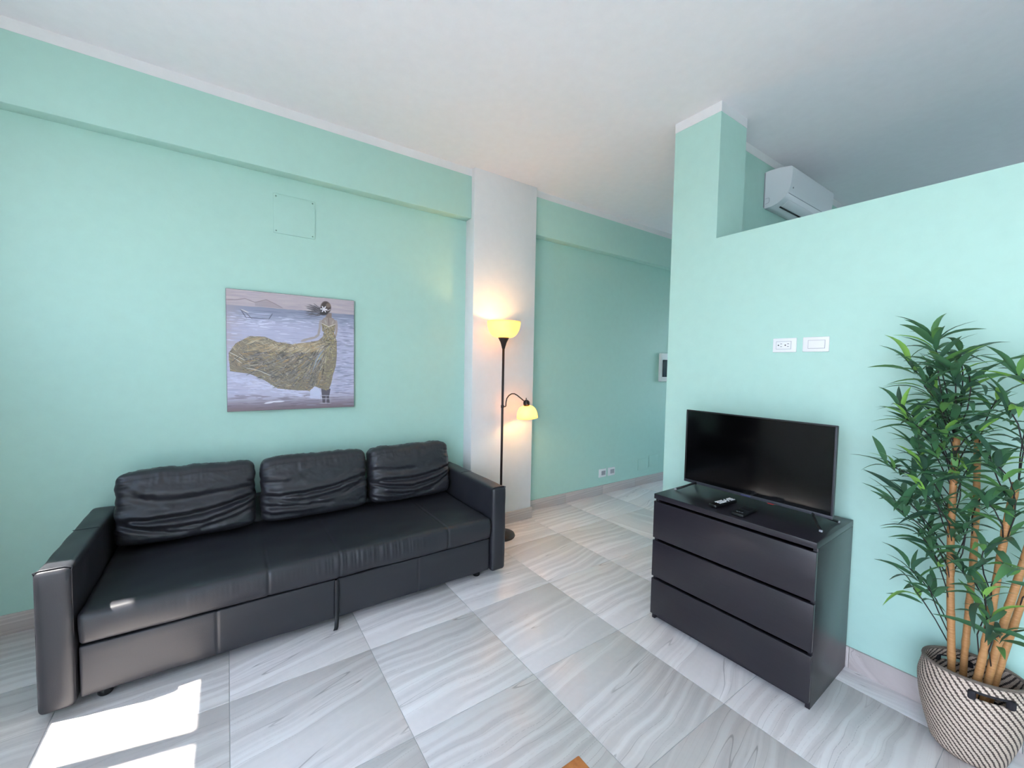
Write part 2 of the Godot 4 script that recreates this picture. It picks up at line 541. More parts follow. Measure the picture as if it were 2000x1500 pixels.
# ------------------------------------------------------------------ sofa
func build_sofa() -> void:
	var s := thing("sofa", "long black faux leather three-seat sofa against the green wall", "sofa", Vector3(-2.42, 0, -0.495))
	# own axes: front at x = 0, back at x = -0.9, middle of the seat at z = 0
	var zl := 1.152
	var zi := 1.040
	var crease := noise(7, 3.0, 2)
	for side in [1.0, -1.0]:
		var zc: float = side * (zl + zi) / 2.0
		var soft := func(p: Vector3, n: Vector3) -> Vector3:
			var q := p + n * 0.004 * crease.get_noise_3d(p.x * 1.4, p.y * 1.4, p.z * 1.4 + side)
			# the padded panels swell a little between the seams
			q += n * 0.006 * (1.0 - pow(absf(p.y) / 0.31, 4.0)) * absf(n.x)
			return q
		part("arm", rbox(Vector3(0.90, 0.607, zl - zi), 0.022, 3, Vector3i(24, 18, 4), soft), M.leather, s, Vector3(-0.45, 0.3385, zc))
		# piping round the front of the arm
		var pts := []
		var a := (zl - zi) / 2.0 - 0.008
		for q in [[-0.004, 0.06], [-0.004, 0.627], [0.0, 0.637]]:
			pts.append(Vector3(-0.012, q[1], zc - a - 0.009 + absf(q[0])))
		pts.append(Vector3(-0.012, 0.6435, zc - a + 0.012))
		pts.append(Vector3(-0.012, 0.6435, zc + a - 0.012))
		for q in [[0.0, 0.637], [-0.004, 0.627], [-0.004, 0.06]]:
			pts.append(Vector3(-0.012, q[1], zc + a + 0.009 - absf(q[0])))
		part("piping", tube(pts, 0.0028, 6), M.leather, s)
		var seam := [Vector3(-0.50, 0.6435, zc - a), Vector3(-0.50, 0.6435, zc + a)]
		part("seam", tube(seam, 0.0016, 5), M.seam, s)
		for fx in [-0.09, -0.82]:
			part("foot", lathe([Vector2(0.0, 0.0), Vector2(0.022, 0.0), Vector2(0.026, 0.006), Vector2(0.028, 0.06), Vector2(0.0, 0.06)], 20), M.black_plastic, s, Vector3(fx, 0, side * 0.965))
	# seat mattress: flat top, rounded front edge that puckers where it is pulled down
	var r2 := noise(8, 1.0, 2)
	var seams := [0.33, -0.02, -0.70]
	var seat_bend := func(p: Vector3, n: Vector3) -> Vector3:
		var z := p.z
		var q := p
		var edge := exp(-pow((p.x - 0.40) / 0.05, 2.0)) * exp(-pow((p.y - 0.035) / 0.045, 2.0))
		var where := exp(-pow((z + 0.20) / 0.28, 2.0)) + 0.12 * exp(-pow((z - 0.55) / 0.3, 2.0))
		q += n * edge * where * 0.0065 * (r2.get_noise_1d(z * 23.0) + 0.5 * r2.get_noise_1d(z * 51.0))
		q += n * 0.006 * r2.get_noise_3d(p.x * 3.0, p.y * 6.0, z * 2.2)
		if n.y > 0.3:
			q.y -= 0.012 * exp(-pow((p.x - 0.05) / 0.25, 2.0)) * (0.6 + 0.6 * r2.get_noise_1d(z * 1.3))
		for sz in seams:
			q -= n * 0.0045 * exp(-pow((z - sz) / 0.007, 2.0)) * (1.0 if n.y < 0.6 or p.x > 0.1 else 0.6)
		if n.x > 0.5:
			q.x += 0.012 * (1.0 - pow(absf(p.y) / 0.076, 2.0))
		return q
	part("seat_mattress", rbox(Vector3(0.80, 0.152, 2 * zi - 0.008), 0.026, 4, Vector3i(26, 8, 420), seat_bend), M.leather, s, Vector3(-0.412, 0.354, 0))
	# two front panels of the pull-out base
	for d in [[1.032, 0.0, 0.55], [-0.012, -1.032, -0.50]]:
		var zc: float = (d[0] + d[1]) / 2.0
		var groove: float = d[2] - zc
		var panel_bend := func(p: Vector3, n: Vector3) -> Vector3:
			return p + n * (0.003 * r2.get_noise_3d(p.x * 3.0, p.y * 5.0, p.z * 3.0) - 0.004 * exp(-pow((p.z - groove) / 0.006, 2.0)))
		part("base_panel", rbox(Vector3(0.03, 0.225, d[0] - d[1]), 0.008, 2, Vector3i(1, 6, 200), panel_bend), M.leather, s, Vector3(-0.04, 0.161, zc))
	box_between(Vector3(-0.86, 0.06, -1.035), Vector3(-0.06, 0.272, 1.035), "base_frame", M.seam, s, 0.004)
	box_between(Vector3(-0.90, 0.06, -1.038), Vector3(-0.815, 0.60, 1.038), "back_frame", M.leather, s, 0.015)
	# pull strap at the joint of the two panels
	var st := fresh()
	var line := [Vector3(-0.02, 0.272, -0.006), Vector3(-0.016, 0.2, -0.006), Vector3(-0.014, 0.1, -0.005), Vector3(-0.008, 0.045, -0.003), Vector3(0.015, 0.018, 0.004), Vector3(0.03, 0.012, 0.012)]
	for i in line.size() - 1:
		var a: Vector3 = line[i]
		var b: Vector3 = line[i + 1]
		var wz := Vector3(0, 0, 0.011)
		var t := Vector3(0.004, 0.001, 0)
		quad(st, a - wz + t, a + wz + t, b + wz + t, b - wz + t, Vector3(1, 0.3, 0))
		quad(st, a - wz, a + wz, b + wz, b - wz, Vector3(-1, -0.3, 0))
		quad(st, a + wz, a + wz + t, b + wz + t, b + wz, Vector3(0, 0, 1))
		quad(st, a - wz, a - wz + t, b - wz + t, b - wz, Vector3(0, 0, -1))
	part("pull_strap", done(st), M.seam, s)
	# three loose back cushions: [middle z, width, label, seed, creases]
	# a crease: [height at the left, height in the middle, height at the right, depth, thickness, from, to]
	var kinds := [
		[0.192, 0.668, "wide black back cushion nearest the sofa's sunlit arm, deeply creased", 3,
			[[-0.06, -0.075, -0.005, 0.020, 0.016, -1.0, 1.0], [-0.075, -0.135, -0.05, 0.016, 0.014, -1.0, 1.0], [0.10, 0.015, 0.12, 0.014, 0.024, -0.85, 0.5], [-0.09, -0.17, -0.16, 0.013, 0.013, -1.0, 0.1], [-0.2, -0.17, -0.10, 0.014, 0.015, 0.0, 1.0], [0.03, 0.02, 0.05, 0.010, 0.02, 0.2, 1.0]]],
		[-0.508, 0.672, "middle black back cushion of the sofa with a fold at half height", 4,
			[[-0.035, -0.04, 0.03, 0.018, 0.015, -1.0, 1.0], [-0.05, -0.09, 0.01, 0.016, 0.016, -0.9, 1.0], [-0.10, -0.13, -0.11, 0.013, 0.014, -1.0, 0.4], [0.06, 0.03, 0.05, 0.008, 0.02, -1.0, -0.3], [-0.16, -0.17, -0.13, 0.011, 0.012, -1.0, 0.2], [-0.2, -0.13, -0.02, 0.012, 0.012, 0.3, 1.0]]],
		[-1.192, 0.648, "black back cushion beside the floor lamp, crumpled at its lower edge", 5,
			[[-0.03, -0.05, 0.0, 0.017, 0.015, -1.0, 1.0], [-0.05, -0.11, -0.03, 0.017, 0.014, -1.0, 1.0], [-0.10, -0.16, -0.06, 0.015, 0.013, -0.8, 1.0], [0.05, 0.02, 0.04, 0.008, 0.02, -1.0, 0.2], [-0.17, -0.18, -0.10, 0.012, 0.012, -1.0, 0.6]]]]
	for k in kinds:
		back_cushion(k)

func back_cushion(k: Array) -> void:
	var wide: float = k[1]
	var n2 := noise(60 + k[3], 1.0, 3)
	var creases: Array = k[4]
	var hw := wide / 2.0
	var hh := 0.212
	var bend := func(p: Vector3, n: Vector3) -> Vector3:
		var u := -p.z / hw           # -1 at the viewer's left, +1 at the right
		var v := p.y / hh
		var q := p
		var fill := (1.0 - pow(absf(u), 3.5)) * (1.0 - pow(absf(v + 0.15), 3.0) * 0.8)
		if n.x > 0.0:
			q.x += 0.038 * maxf(fill, 0.0) * n.x
		# soft outline: corners pulled in, edges bulging
		q.y -= 0.018 * pow(absf(u), 5.0) * signf(v) * absf(v)
		q.y += 0.010 * n2.get_noise_2d(u * 1.7, 3.0) * maxf(v, 0.0)
		q.z += 0.010 * n2.get_noise_2d(v * 1.7, 9.0) * absf(u) * signf(p.z)
		if n.x > 0.2:
			for c in creases:
				var a: float = c[5]
				var b: float = c[6]
				var yc: float = c[1] + (c[2] - c[0]) * 0.5 * u + ((c[0] + c[2]) * 0.5 - c[1]) * u * u
				yc += 0.006 * n2.get_noise_1d(u * 3.0 + c[1] * 40.0)
				var fade := smoothstep(a - 0.02, a + 0.25, u) * (1.0 - smoothstep(b - 0.3, b + 0.02, u))
				if a <= -0.99:
					fade = 1.0 - smoothstep(b - 0.3, b + 0.02, u)
				if b >= 0.99:
					fade = smoothstep(a - 0.02, a + 0.25, u) if a > -0.99 else 1.0
				var d := (p.y - yc) / float(c[4])
				q.x -= float(c[3]) * fade * (exp(-d * d) - 0.75 * exp(-pow(d - 1.9, 2.0) * 0.6)) * n.x
			# short puckers along the top seam and the two ends
			q.x += 0.005 * n2.get_noise_1d(u * 6.5) * exp(-pow((v - 0.72) / 0.16, 2.0)) * n.x
			q.x += 0.010 * n2.get_noise_2d(v * 6.0, u) * smoothstep(0.7, 1.0, absf(u)) * n.x
			q.x -= 0.005 * exp(-pow((v - 0.80) / 0.03, 2.0)) * n.x
			q.x += 0.005 * n2.get_noise_2d(u * 3.0, v * 3.0) * n.x
		elif n.y > 0.4:
			q.y += 0.006 * n2.get_noise_2d(u * 6.0, p.x * 20.0)
		return q
	var o := thing("back_cushion", k[2], "cushion", Vector3(-3.110, 0.4465, k[0]), 0.0, "loose cushions along the back of the sofa")
	var body := part("cover", rbox(Vector3(0.15, 2.0 * hh, wide), 0.043, 5, Vector3i(6, 64, 110), bend), M.leather, o, Vector3(-0.01, hh, 0))
	body.rotation.z = 0.16
	body.position.x += -0.022

# ------------------------------------------------------------------ dresser, television and remotes
func build_dresser() -> void:
	var d := thing("dresser", "black-brown wooden dresser with three wide drawers, television on top", "dresser", Vector3(-1.093, 0, -2.345), 0.018)
	var w := 0.822
	var z0 := -0.242
	var z1 := 0.226
	var h := 0.767
	box_between(Vector3(-w / 2, h - 0.030, z0), Vector3(w / 2, h, z1 + 0.020), "top", M.dark_wood, d, 0.0025)
	for s in [-1.0, 1.0]:
		box_between(Vector3(s * w / 2, 0, z0), Vector3(s * (w / 2 - 0.020), h - 0.0305, z1), "side_panel", M.dark_wood, d, 0.002)
	box_between(Vector3(-w / 2 + 0.0205, 0.01, z0), Vector3(w / 2 - 0.0205, h - 0.031, z0 + 0.006), "back_panel", M.black_plastic, d)
	box_between(Vector3(-w / 2 + 0.0205, 0.0, z1 - 0.04), Vector3(w / 2 - 0.0205, 0.05, z1 - 0.022), "plinth", M.dark_wood, d, 0.002)
	for k in 3:
		var y0: float = [0.037, 0.268, 0.502][k]
		var y1: float = [0.252, 0.486, 0.722][k]
		var dr := part("drawer", rbox(Vector3(w, y1 - y0, 0.018), 0.002), M.dark_wood, d, Vector3(0, (y0 + y1) / 2.0, z1 + 0.0105))
		part("drawer_box", sbox(Vector3(w - 0.05, y1 - y0 - 0.05, 0.40)), M.black_plastic, dr, Vector3(0, -0.01, -0.215))

func build_television() -> void:
	var t := thing("television", "flat black television with a thin grey bezel on the dresser", "television", Vector3(-1.093, 0.768, -2.372), 0.0)
	var w := 0.776
	var y0 := 0.040
	var y1 := 0.492
	var b := 0.011
	part("housing", rbox(Vector3(w - 0.004, y1 - y0 - 0.004, 0.022), 0.004), M.black_plastic, t, Vector3(0, (y0 + y1) / 2.0, -0.012))
	part("rear_cover", rbox(Vector3(w * 0.7, 0.26, 0.045), 0.012), M.black_plastic, t, Vector3(0, 0.20, -0.042))
	var fr := Node3D.new()
	fr.name = "bezel"
	t.add_child(fr)
	box_between(Vector3(-w / 2, y1 - b * 0.7, -0.004), Vector3(w / 2, y1, 0.008), "top_rail", M.black_plastic, fr, 0.002)
	box_between(Vector3(-w / 2, y0, -0.004), Vector3(w / 2, y0 + b * 1.5, 0.008), "bottom_rail", M.bezel, fr, 0.002)
	for s in [-1.0, 1.0]:
		box_between(Vector3(s * w / 2, y0 + b * 1.5, -0.004), Vector3(s * (w / 2 - b * 0.8), y1 - b * 0.7, 0.008), "side_rail", M.bezel if s > 0 else M.black_plastic, fr, 0.002)
	part("screen", sbox(Vector3(w - 1.6 * b, y1 - y0 - 2.2 * b, 0.004)), M.screen, t, Vector3(0, (y0 + y1) / 2.0 + 0.4 * b, 0.0015))
	var badge := plain(Color(0.32, 0.34, 0.50), 0.3, 0.5)
	part("maker_plate", rbox(Vector3(0.052, 0.006, 0.002), 0.0008), badge, t, Vector3(-0.012, y0 + 0.0085, 0.009))
	var red := plain(Color(0.75, 0.12, 0.12), 0.4)
	part("indicator", rbox(Vector3(0.03, 0.004, 0.006), 0.001), red, t, Vector3(0.115, y0 - 0.002, 0.003))
	for s in [-1.0, 1.0]:
		var f := Node3D.new()
		f.name = "foot"
		t.add_child(f, true)
		var cx: float = s * 0.30
		for zz in [0.105, -0.105]:
			var pts := [Vector3(cx, 0.05, -0.012), Vector3(cx + s * 0.02, 0.040, zz * 0.3), Vector3(cx + s * 0.055, 0.017, zz * 0.75), Vector3(cx + s * 0.075, 0.007, zz)]
			part("leg", tube(pts, 0.0065, 8), M.black_plastic, f)
			part("foot_tip", rbox(Vector3(0.014, 0.010, 0.012), 0.003), M.grey_plastic, f, Vector3(cx + s * 0.077, 0.0055, zz * 1.04))

func build_remotes() -> void:
	var r := thing("remote_control", "long black remote control with many white buttons on the dresser", "remote control", Vector3(-1.166, 0.7675, -2.245), -0.06)
	part("body", rbox(Vector3(0.046, 0.020, 0.20), 0.008, 3), M.black_plastic, r, Vector3(0, 0.0102, 0))
	var key := rbox(Vector3(0.0085, 0.003, 0.0062), 0.0012)
	for i in 11:
		for j in 3:
			if (i == 3 or i == 5) and j != 1:
				continue
			part("button", key, M.white_plastic, r, Vector3((j - 1) * 0.0125, 0.0212, -0.085 + i * 0.0135))
	var o := thing("remote_control", "flat black remote control lying beside the one with white buttons", "remote control", Vector3(-1.038, 0.7675, -2.215), 0.05)
	part("body", rbox(Vector3(0.060, 0.016, 0.165), 0.004), M.black_plastic, o, Vector3(0, 0.0082, 0))
	part("battery_cover", rbox(Vector3(0.050, 0.0015, 0.06), 0.0006), plain(Color(0.08, 0.08, 0.085), 0.5), o, Vector3(0, 0.0168, -0.03))
	for i in 3:
		part("print_mark", rbox(Vector3(0.008, 0.0008, 0.004), 0.0003), M.grey_plastic, o, Vector3(-0.014 + i * 0.013, 0.0166, 0.052))

# ------------------------------------------------------------------ floor lamp
func build_lamp() -> void:
	var l := thing("floor_lamp", "lit dark bronze floor lamp with a glass bowl and a reading arm", "lamp", Vector3(-2.985, 0, -1.975))
	part("base", lathe([Vector2(0, 0), Vector2(0.128, 0), Vector2(0.132, 0.008), Vector2(0.126, 0.022), Vector2(0.09, 0.034), Vector2(0.03, 0.045), Vector2(0.013, 0.06), Vector2(0.012, 0.075), Vector2(0, 0.075)], 48), M.bronze, l)
	part("pole", lathe([Vector2(0.0, 0.06), Vector2(0.0105, 0.06), Vector2(0.0105, 1.68), Vector2(0.0, 1.68)], 20), M.bronze, l)
	part("cup", lathe([Vector2(0.0, 1.655), Vector2(0.012, 1.655), Vector2(0.017, 1.675), Vector2(0.027, 1.71), Vector2(0.045, 1.745), Vector2(0.052, 1.757), Vector2(0.0, 1.757)], 32), M.bronze, l)
	var shade := plain(Color(0.98, 0.92, 0.76), 0.4)
	shade.backlight_enabled = true
	shade.backlight = Color(1.0, 0.90, 0.68)
	var glow := plain(Color(1.0, 0.86, 0.5), 0.5)
	glow.emission_enabled = true
	glow.emission = Color(1.0, 0.80, 0.40)
	glow.emission_energy_multiplier = 5.0
	var outer := []
	var inner := []
	for i in 13:
		var t := float(i) / 12.0
		var a := t * PI / 2.0
		outer.append(Vector2(0.045 + 0.100 * pow(sin(a), 0.85), 1.752 + 0.140 * (1.0 - cos(a))))
		inner.append(Vector2(0.041 + 0.100 * pow(sin(a), 0.85), 1.756 + 0.136 * (1.0 - cos(a))))
	inner.reverse()
	part("bowl_shade", lathe(outer + inner, 48), shade, l)
	lit_bulb(l, Vector3(0, 1.815, 0), 0.09, glow)
	# reading arm, rising from a clip on the pole and curving over to the right
	var arm := [Vector3(0.0, 1.155, 0), Vector3(0, 1.150, -0.028), Vector3(0, 1.155, -0.036), Vector3(0, 1.19, -0.037)]
	for p in [[-0.045, 1.222], [-0.065, 1.246], [-0.095, 1.262], [-0.125, 1.262], [-0.16, 1.245], [-0.20, 1.217], [-0.245, 1.185]]:
		arm.append(Vector3(0.0, p[1], p[0]))
	part("reading_arm", tube(arm, 0.0052, 10), M.bronze, l)
	part("clip", lathe([Vector2(0.0, -0.012), Vector2(0.014, -0.012), Vector2(0.014, 0.012), Vector2(0.0, 0.012)], 20), M.bronze, l, Vector3(0, 1.153, 0))
	var head := Node3D.new()
	head.name = "reading_head"
	l.add_child(head)
	head.position = Vector3(0, 1.172, -0.262)
	head.rotation.x = 0.10
	part("socket", lathe([Vector2(0, 0.030), Vector2(0.012, 0.030), Vector2(0.026, 0.018), Vector2(0.031, 0.0), Vector2(0.028, -0.02), Vector2(0.02, -0.034), Vector2(0, -0.034)], 28), M.bronze, head)
	part("switch", lathe([Vector2(0, 0.0), Vector2(0.004, 0.0), Vector2(0.004, 0.022), Vector2(0, 0.024)], 10), M.bronze, head, Vector3(0, 0.026, 0))
	var so := []
	var si := []
	for i in 13:
		var t := float(i) / 12.0
		var a := t * PI / 2.0
		so.append(Vector2(0.018 + 0.078 * pow(sin(a), 0.8), -0.024 - 0.112 * (1.0 - cos(a))))
		si.append(Vector2(0.015 + 0.077 * pow(sin(a), 0.8), -0.028 - 0.108 * (1.0 - cos(a))))
	si.reverse()
	part("glass_shade", lathe(so + si, 40), shade, head)
	lit_bulb(l, Vector3(0, 1.085, -0.268), 0.06, glow)

func lit_bulb(l: Node3D, at: Vector3, energy: float, glow: Material) -> void:
	part("bulb", lathe([Vector2(0, -0.035), Vector2(0.012, -0.034), Vector2(0.02, -0.02), Vector2(0.026, 0.0), Vector2(0.023, 0.018), Vector2(0.012, 0.030), Vector2(0, 0.032)], 20), glow, l, at)
	var o := OmniLight3D.new()
	o.name = "bulb_light"
	l.add_child(o, true)
	o.position = at
	o.light_color = Color(1.0, 0.80, 0.52)
	o.light_energy = energy
	o.light_size = 0.02
	o.omni_range = 12.0
	o.omni_attenuation = 2.0
	o.shadow_enabled = true

# ------------------------------------------------------------------ painting
var canvas: Image
var relief: Image
const PX := 720

func dab(x: float, y: float, length: float, thick: float, angle: float, c: Color, a: float, lift := 0.0) -> void:
	# one brush stroke, in parts of the canvas side
	var cx := x * PX
	var cy := y * PX
	var hl := length * PX / 2.0
	var ht := maxf(thick * PX / 2.0, 0.6)
	var ca := cos(angle)
	var sa := sin(angle)
	var ex := absf(ca) * hl + absf(sa) * ht + 1.0
	var ey := absf(sa) * hl + absf(ca) * ht + 1.0
	for j in range(maxi(0, int(cy - ey)), mini(PX, int(cy + ey) + 1)):
		for i in range(maxi(0, int(cx - ex)), mini(PX, int(cx + ex) + 1)):
			var dx := (i - cx) * ca + (j - cy) * sa
			var dy := -(i - cx) * sa + (j - cy) * ca
			var d := (dx / hl) * (dx / hl) + (dy / ht) * (dy / ht)
			if d < 1.0:
				var k := a * minf(1.0, (1.0 - d) * 2.0)
				canvas.set_pixel(i, j, canvas.get_pixel(i, j).lerp(c, k))
				if lift != 0.0:
					var h := relief.get_pixel(i, j).r + lift * (1.0 - d)
					relief.set_pixel(i, j, Color(h, h, h))

func fill(points: Array, c: Color, a: float, lift := 0.0) -> PackedVector2Array:
	var poly := PackedVector2Array()
	var lo := Vector2(1, 1)
	var hi := Vector2.ZERO
	for p in points:
		var q := Vector2(p[0], p[1])
		poly.append(q)
		lo = lo.min(q)
		hi = hi.max(q)
	for j in range(int(maxf(lo.y, 0) * PX), mini(PX, int(hi.y * PX) + 1)):
		for i in range(int(maxf(lo.x, 0) * PX), mini(PX, int(hi.x * PX) + 1)):
			if Geometry2D.is_point_in_polygon(Vector2(float(i) / PX, float(j) / PX), poly):
				canvas.set_pixel(i, j, canvas.get_pixel(i, j).lerp(c, a))
				if lift > 0.0:
					relief.set_pixel(i, j, Color(lift, lift, lift))
	return poly

func line(points: Array, thick: float, c: Color, a: float, lift := 0.0) -> void:
	for i in points.size() - 1:
		var p := Vector2(points[i][0], points[i][1])
		var q := Vector2(points[i + 1][0], points[i + 1][1])
		var d := q - p
		dab((p.x + q.x) / 2.0, (p.y + q.y) / 2.0, d.length() * 1.25 + thick, thick, d.angle(), c, a, lift)

func rgb(r: int, g: int, b: int) -> Color:
	return Color8(r, g, b)

func build_painting() -> void:
	canvas = Image.create(PX, PX, false, Image.FORMAT_RGB8)
	relief = Image.create(PX, PX, false, Image.FORMAT_RGB8)
	relief.fill(Color(0.25, 0.25, 0.25))
	var r := RandomNumberGenerator.new()
	r.seed = 77
	# sky and sea washes
	for j in PX:
		var t := float(j) / PX
		var c := rgb(186, 172, 178)
		if t > 0.13:
			c = rgb(142, 146, 168).lerp(rgb(184, 182, 206), ramp(t, 0.13, 0.32)).lerp(rgb(190, 186, 208), ramp(t, 0.6, 0.8)).lerp(rgb(128, 112, 120), ramp(t, 0.86, 1.0))
		for i in PX:
			var s := float(i) / PX
			var shift := 0.015 * sin(s * 7.0)
			canvas.set_pixel(i, j, c.lerp(rgb(176, 160, 164), 0.5 * ramp(0.12 - s, -0.06, 0.12) * ramp(0.62 - t + shift, 0.0, 0.2)))
	for i in 160:
		dab(r.randf(), r.randf() * 0.125, 0.15, 0.012, r.randf_range(-0.1, 0.1), rgb(186, 172, 178).lerp(rgb(206, 192, 190) if r.randf() < 0.5 else rgb(166, 152, 168), r.randf()), 0.4, 0.01)
	line([[0.0, 0.09], [0.06, 0.085], [0.13, 0.068], [0.2, 0.092], [0.28, 0.062], [0.33, 0.082], [0.40, 0.118]], 0.008, rgb(120, 105, 108), 0.55)
	fill([[0.2, 0.095], [0.28, 0.064], [0.33, 0.084], [0.41, 0.125], [0.2, 0.12]], rgb(160, 146, 150), 0.6)
	for i in 90:
		dab(r.randf_range(0.25, 1.0), r.randf_range(0.128, 0.20), r.randf_range(0.06, 0.2), 0.008, r.randf_range(-0.03, 0.05), rgb(116, 124, 146).lerp(rgb(150, 152, 172), r.randf()), 0.5, 0.01)
	for i in 900:
		var y := r.randf_range(0.17, 0.98)
		var x := r.randf()
		var c := rgb(160, 160, 188).lerp(rgb(206, 206, 228), r.randf())
		if y > 0.86 and r.randf() < 0.7:
			c = rgb(112, 98, 108).lerp(rgb(150, 140, 158), r.randf())
		dab(x, y, r.randf_range(0.04, 0.16), r.randf_range(0.004, 0.011), r.randf_range(-0.06, 0.06), c, 0.5, 0.015)
	for i in 260:
		var y := r.randf_range(0.2, 0.9)
		var x := r.randf()
		if y > 0.3 and y < 0.62 and x < 0.82 and r.randf() < 0.6:
			continue
		dab(x, y, r.randf_range(0.02, 0.10), r.randf_range(0.003, 0.008), r.randf_range(-0.08, 0.08), rgb(226, 226, 240), r.randf_range(0.3, 0.8), 0.03)
	for i in 90:
		dab(r.randf_range(0.84, 0.99), r.randf_range(0.2, 0.9), r.randf_range(0.03, 0.12), 0.006, r.randf_range(-0.05, 0.05), rgb(104, 108, 132), 0.45)
	# boat
	line([[0.10, 0.165], [0.135, 0.222], [0.30, 0.222], [0.325, 0.178]], 0.009, rgb(96, 96, 112), 0.8)
	line([[0.10, 0.165], [0.135, 0.185], [0.175, 0.228]], 0.008, rgb(108, 104, 112), 0.8)
	line([[0.105, 0.160], [0.15, 0.180]], 0.010, rgb(216, 206, 200), 0.8, 0.03)
	line([[0.14, 0.188], [0.30, 0.196]], 0.006, rgb(130, 128, 142), 0.7)
	for i in 40:
		dab(r.randf_range(0.08, 0.34), r.randf_range(0.235, 0.29), r.randf_range(0.02, 0.09), 0.006, r.randf_range(-0.05, 0.05), rgb(222, 220, 238), 0.6, 0.03)
	# foam under the skirt
	for i in 160:
		var x := r.randf_range(0.03, 0.72)
		dab(x, 0.70 + 0.12 * x / 0.6 + r.randf_range(0.0, 0.08), r.randf_range(0.02, 0.08), r.randf_range(0.008, 0.016), r.randf_range(-0.1, 0.4), rgb(210, 210, 232), 0.45, 0.02)
	fill([[0.615, 0.90], [0.62, 0.83], [0.65, 0.805], [0.69, 0.815], [0.705, 0.86], [0.70, 0.92]], rgb(206, 208, 230), 0.8)
	line([[0.27, 0.94], [0.33, 0.93], [0.40, 0.928]], 0.018, rgb(232, 230, 240), 0.9, 0.04)
	# legs and their wake
	fill([[0.71, 0.825], [0.79, 0.825], [0.778, 0.90], [0.783, 0.96], [0.757, 0.965], [0.752, 0.88], [0.742, 0.96], [0.722, 0.955]], rgb(88, 80, 88), 0.9)
	for y in [0.885, 0.915, 0.955]:
		line([[0.70, y], [0.79, y + 0.004]], 0.006, rgb(216, 214, 226), 0.8, 0.03)
	# skirt
	var skirt := [[0.735, 0.34], [0.82, 0.335], [0.845, 0.40], [0.845, 0.53], [0.835, 0.62], [0.81, 0.70], [0.795, 0.78], [0.775, 0.835], [0.735, 0.835], [0.705, 0.82], [0.655, 0.80], [0.615, 0.84], [0.51, 0.835], [0.36, 0.815], [0.265, 0.745], [0.16, 0.69], [0.02, 0.668], [0.012, 0.52], [0.06, 0.44], [0.16, 0.375], [0.27, 0.375], [0.36, 0.415], [0.48, 0.43], [0.61, 0.405], [0.69, 0.385]]
	var poly := fill(skirt, rgb(138, 126, 110), 1.0, 0.45)
	var tones := [rgb(164, 146, 118), rgb(104, 95, 90), rgb(212, 199, 182), rgb(190, 150, 106), rgb(132, 127, 128), rgb(78, 70, 67), rgb(174, 160, 118), rgb(160, 149, 142)]
	# broad folds stream from the hip to the hem, then the fine crinkle of the cloth
	for i in 420:
		var along := r.randf()
		var hem := Vector2(0.02, 0.60).lerp(Vector2(0.70, 0.84), r.randf())
		var q := Vector2(0.80, 0.42).lerp(hem + Vector2(0, r.randf_range(-0.24, 0.0)), along)
		if not Geometry2D.is_point_in_polygon(q, poly):
			continue
		var d := hem - Vector2(0.80, 0.42)
		var tone: Color = tones[r.randi() % 8]
		if q.y < 0.5 and q.x < 0.7:
			tone = rgb(176, 146, 112).lerp(rgb(210, 196, 170), r.randf())
		dab(q.x, q.y, r.randf_range(0.06, 0.14), r.randf_range(0.008, 0.018), d.angle() + r.randf_range(-0.15, 0.15), tone, r.randf_range(0.35, 0.7), r.randf_range(-0.1, 0.12))
	for i in 320:
		var q := Vector2(r.randf_range(0.12, 0.70), r.randf_range(0.50, 0.80))
		if Geometry2D.is_point_in_polygon(q, poly):
			dab(q.x, q.y, r.randf_range(0.03, 0.09), r.randf_range(0.006, 0.014), atan2(q.y - 0.42, q.x - 0.82) + r.randf_range(-0.3, 0.3), rgb(84, 80, 80).lerp(rgb(150, 146, 146), r.randf()), r.randf_range(0.4, 0.75), r.randf_range(-0.1, 0.1))
	for i in 2000:
		var x := r.randf_range(0.0, 0.85)
		var y := r.randf_range(0.34, 0.84)
		if not Geometry2D.is_point_in_polygon(Vector2(x, y), poly):
			continue
		var flow := atan2(y - 0.42, x - 0.86) + PI
		var tone: Color = tones[r.randi() % 8]
		if y < 0.50 and r.randf() < 0.5:
			tone = rgb(180, 150, 114).lerp(rgb(208, 196, 172), r.randf())
		if x > 0.74 and r.randf() < 0.6:
			tone = rgb(176, 162, 112).lerp(rgb(218, 208, 170), r.randf())
		dab(x, y, r.randf_range(0.012, 0.045), r.randf_range(0.0025, 0.006), flow * 0.6 + r.randf_range(-0.4, 0.4) if r.randf() < 0.55 else r.randf() * PI, tone, r.randf_range(0.4, 0.8), r.randf_range(-0.12, 0.16))
	for k in [[[0.02, 0.515], [0.08, 0.55], [0.12, 0.575]], [[0.13, 0.64], [0.22, 0.66], [0.3, 0.70]], [[0.05, 0.56], [0.10, 0.60]]]:
		line(k, 0.006, rgb(226, 220, 210), 0.85, 0.15)
	for k in [[[0.735, 0.46], [0.68, 0.55], [0.64, 0.66]], [[0.71, 0.48], [0.66, 0.58]], [[0.72, 0.52], [0.67, 0.62]]]:
		line(k, 0.009, rgb(150, 160, 178), 0.8, 0.1)
	for k in [[[0.70, 0.46], [0.65, 0.56], [0.62, 0.64]], [[0.16, 0.45], [0.20, 0.42], [0.26, 0.45]], [[0.03, 0.6], [0.10, 0.53], [0.14, 0.58]], [[0.50, 0.58], [0.58, 0.53], [0.64, 0.56]], [[0.15, 0.62], [0.3, 0.69], [0.4, 0.73]]]:
		line(k, 0.006, rgb(84, 84, 92), 0.7, -0.1)
	# the turned back, the arms, the bodice
	fill([[0.712, 0.205], [0.735, 0.18], [0.755, 0.165], [0.79, 0.165], [0.815, 0.178], [0.84, 0.20], [0.838, 0.26], [0.825, 0.30], [0.72, 0.30]], rgb(158, 142, 134), 1.0, 0.35)
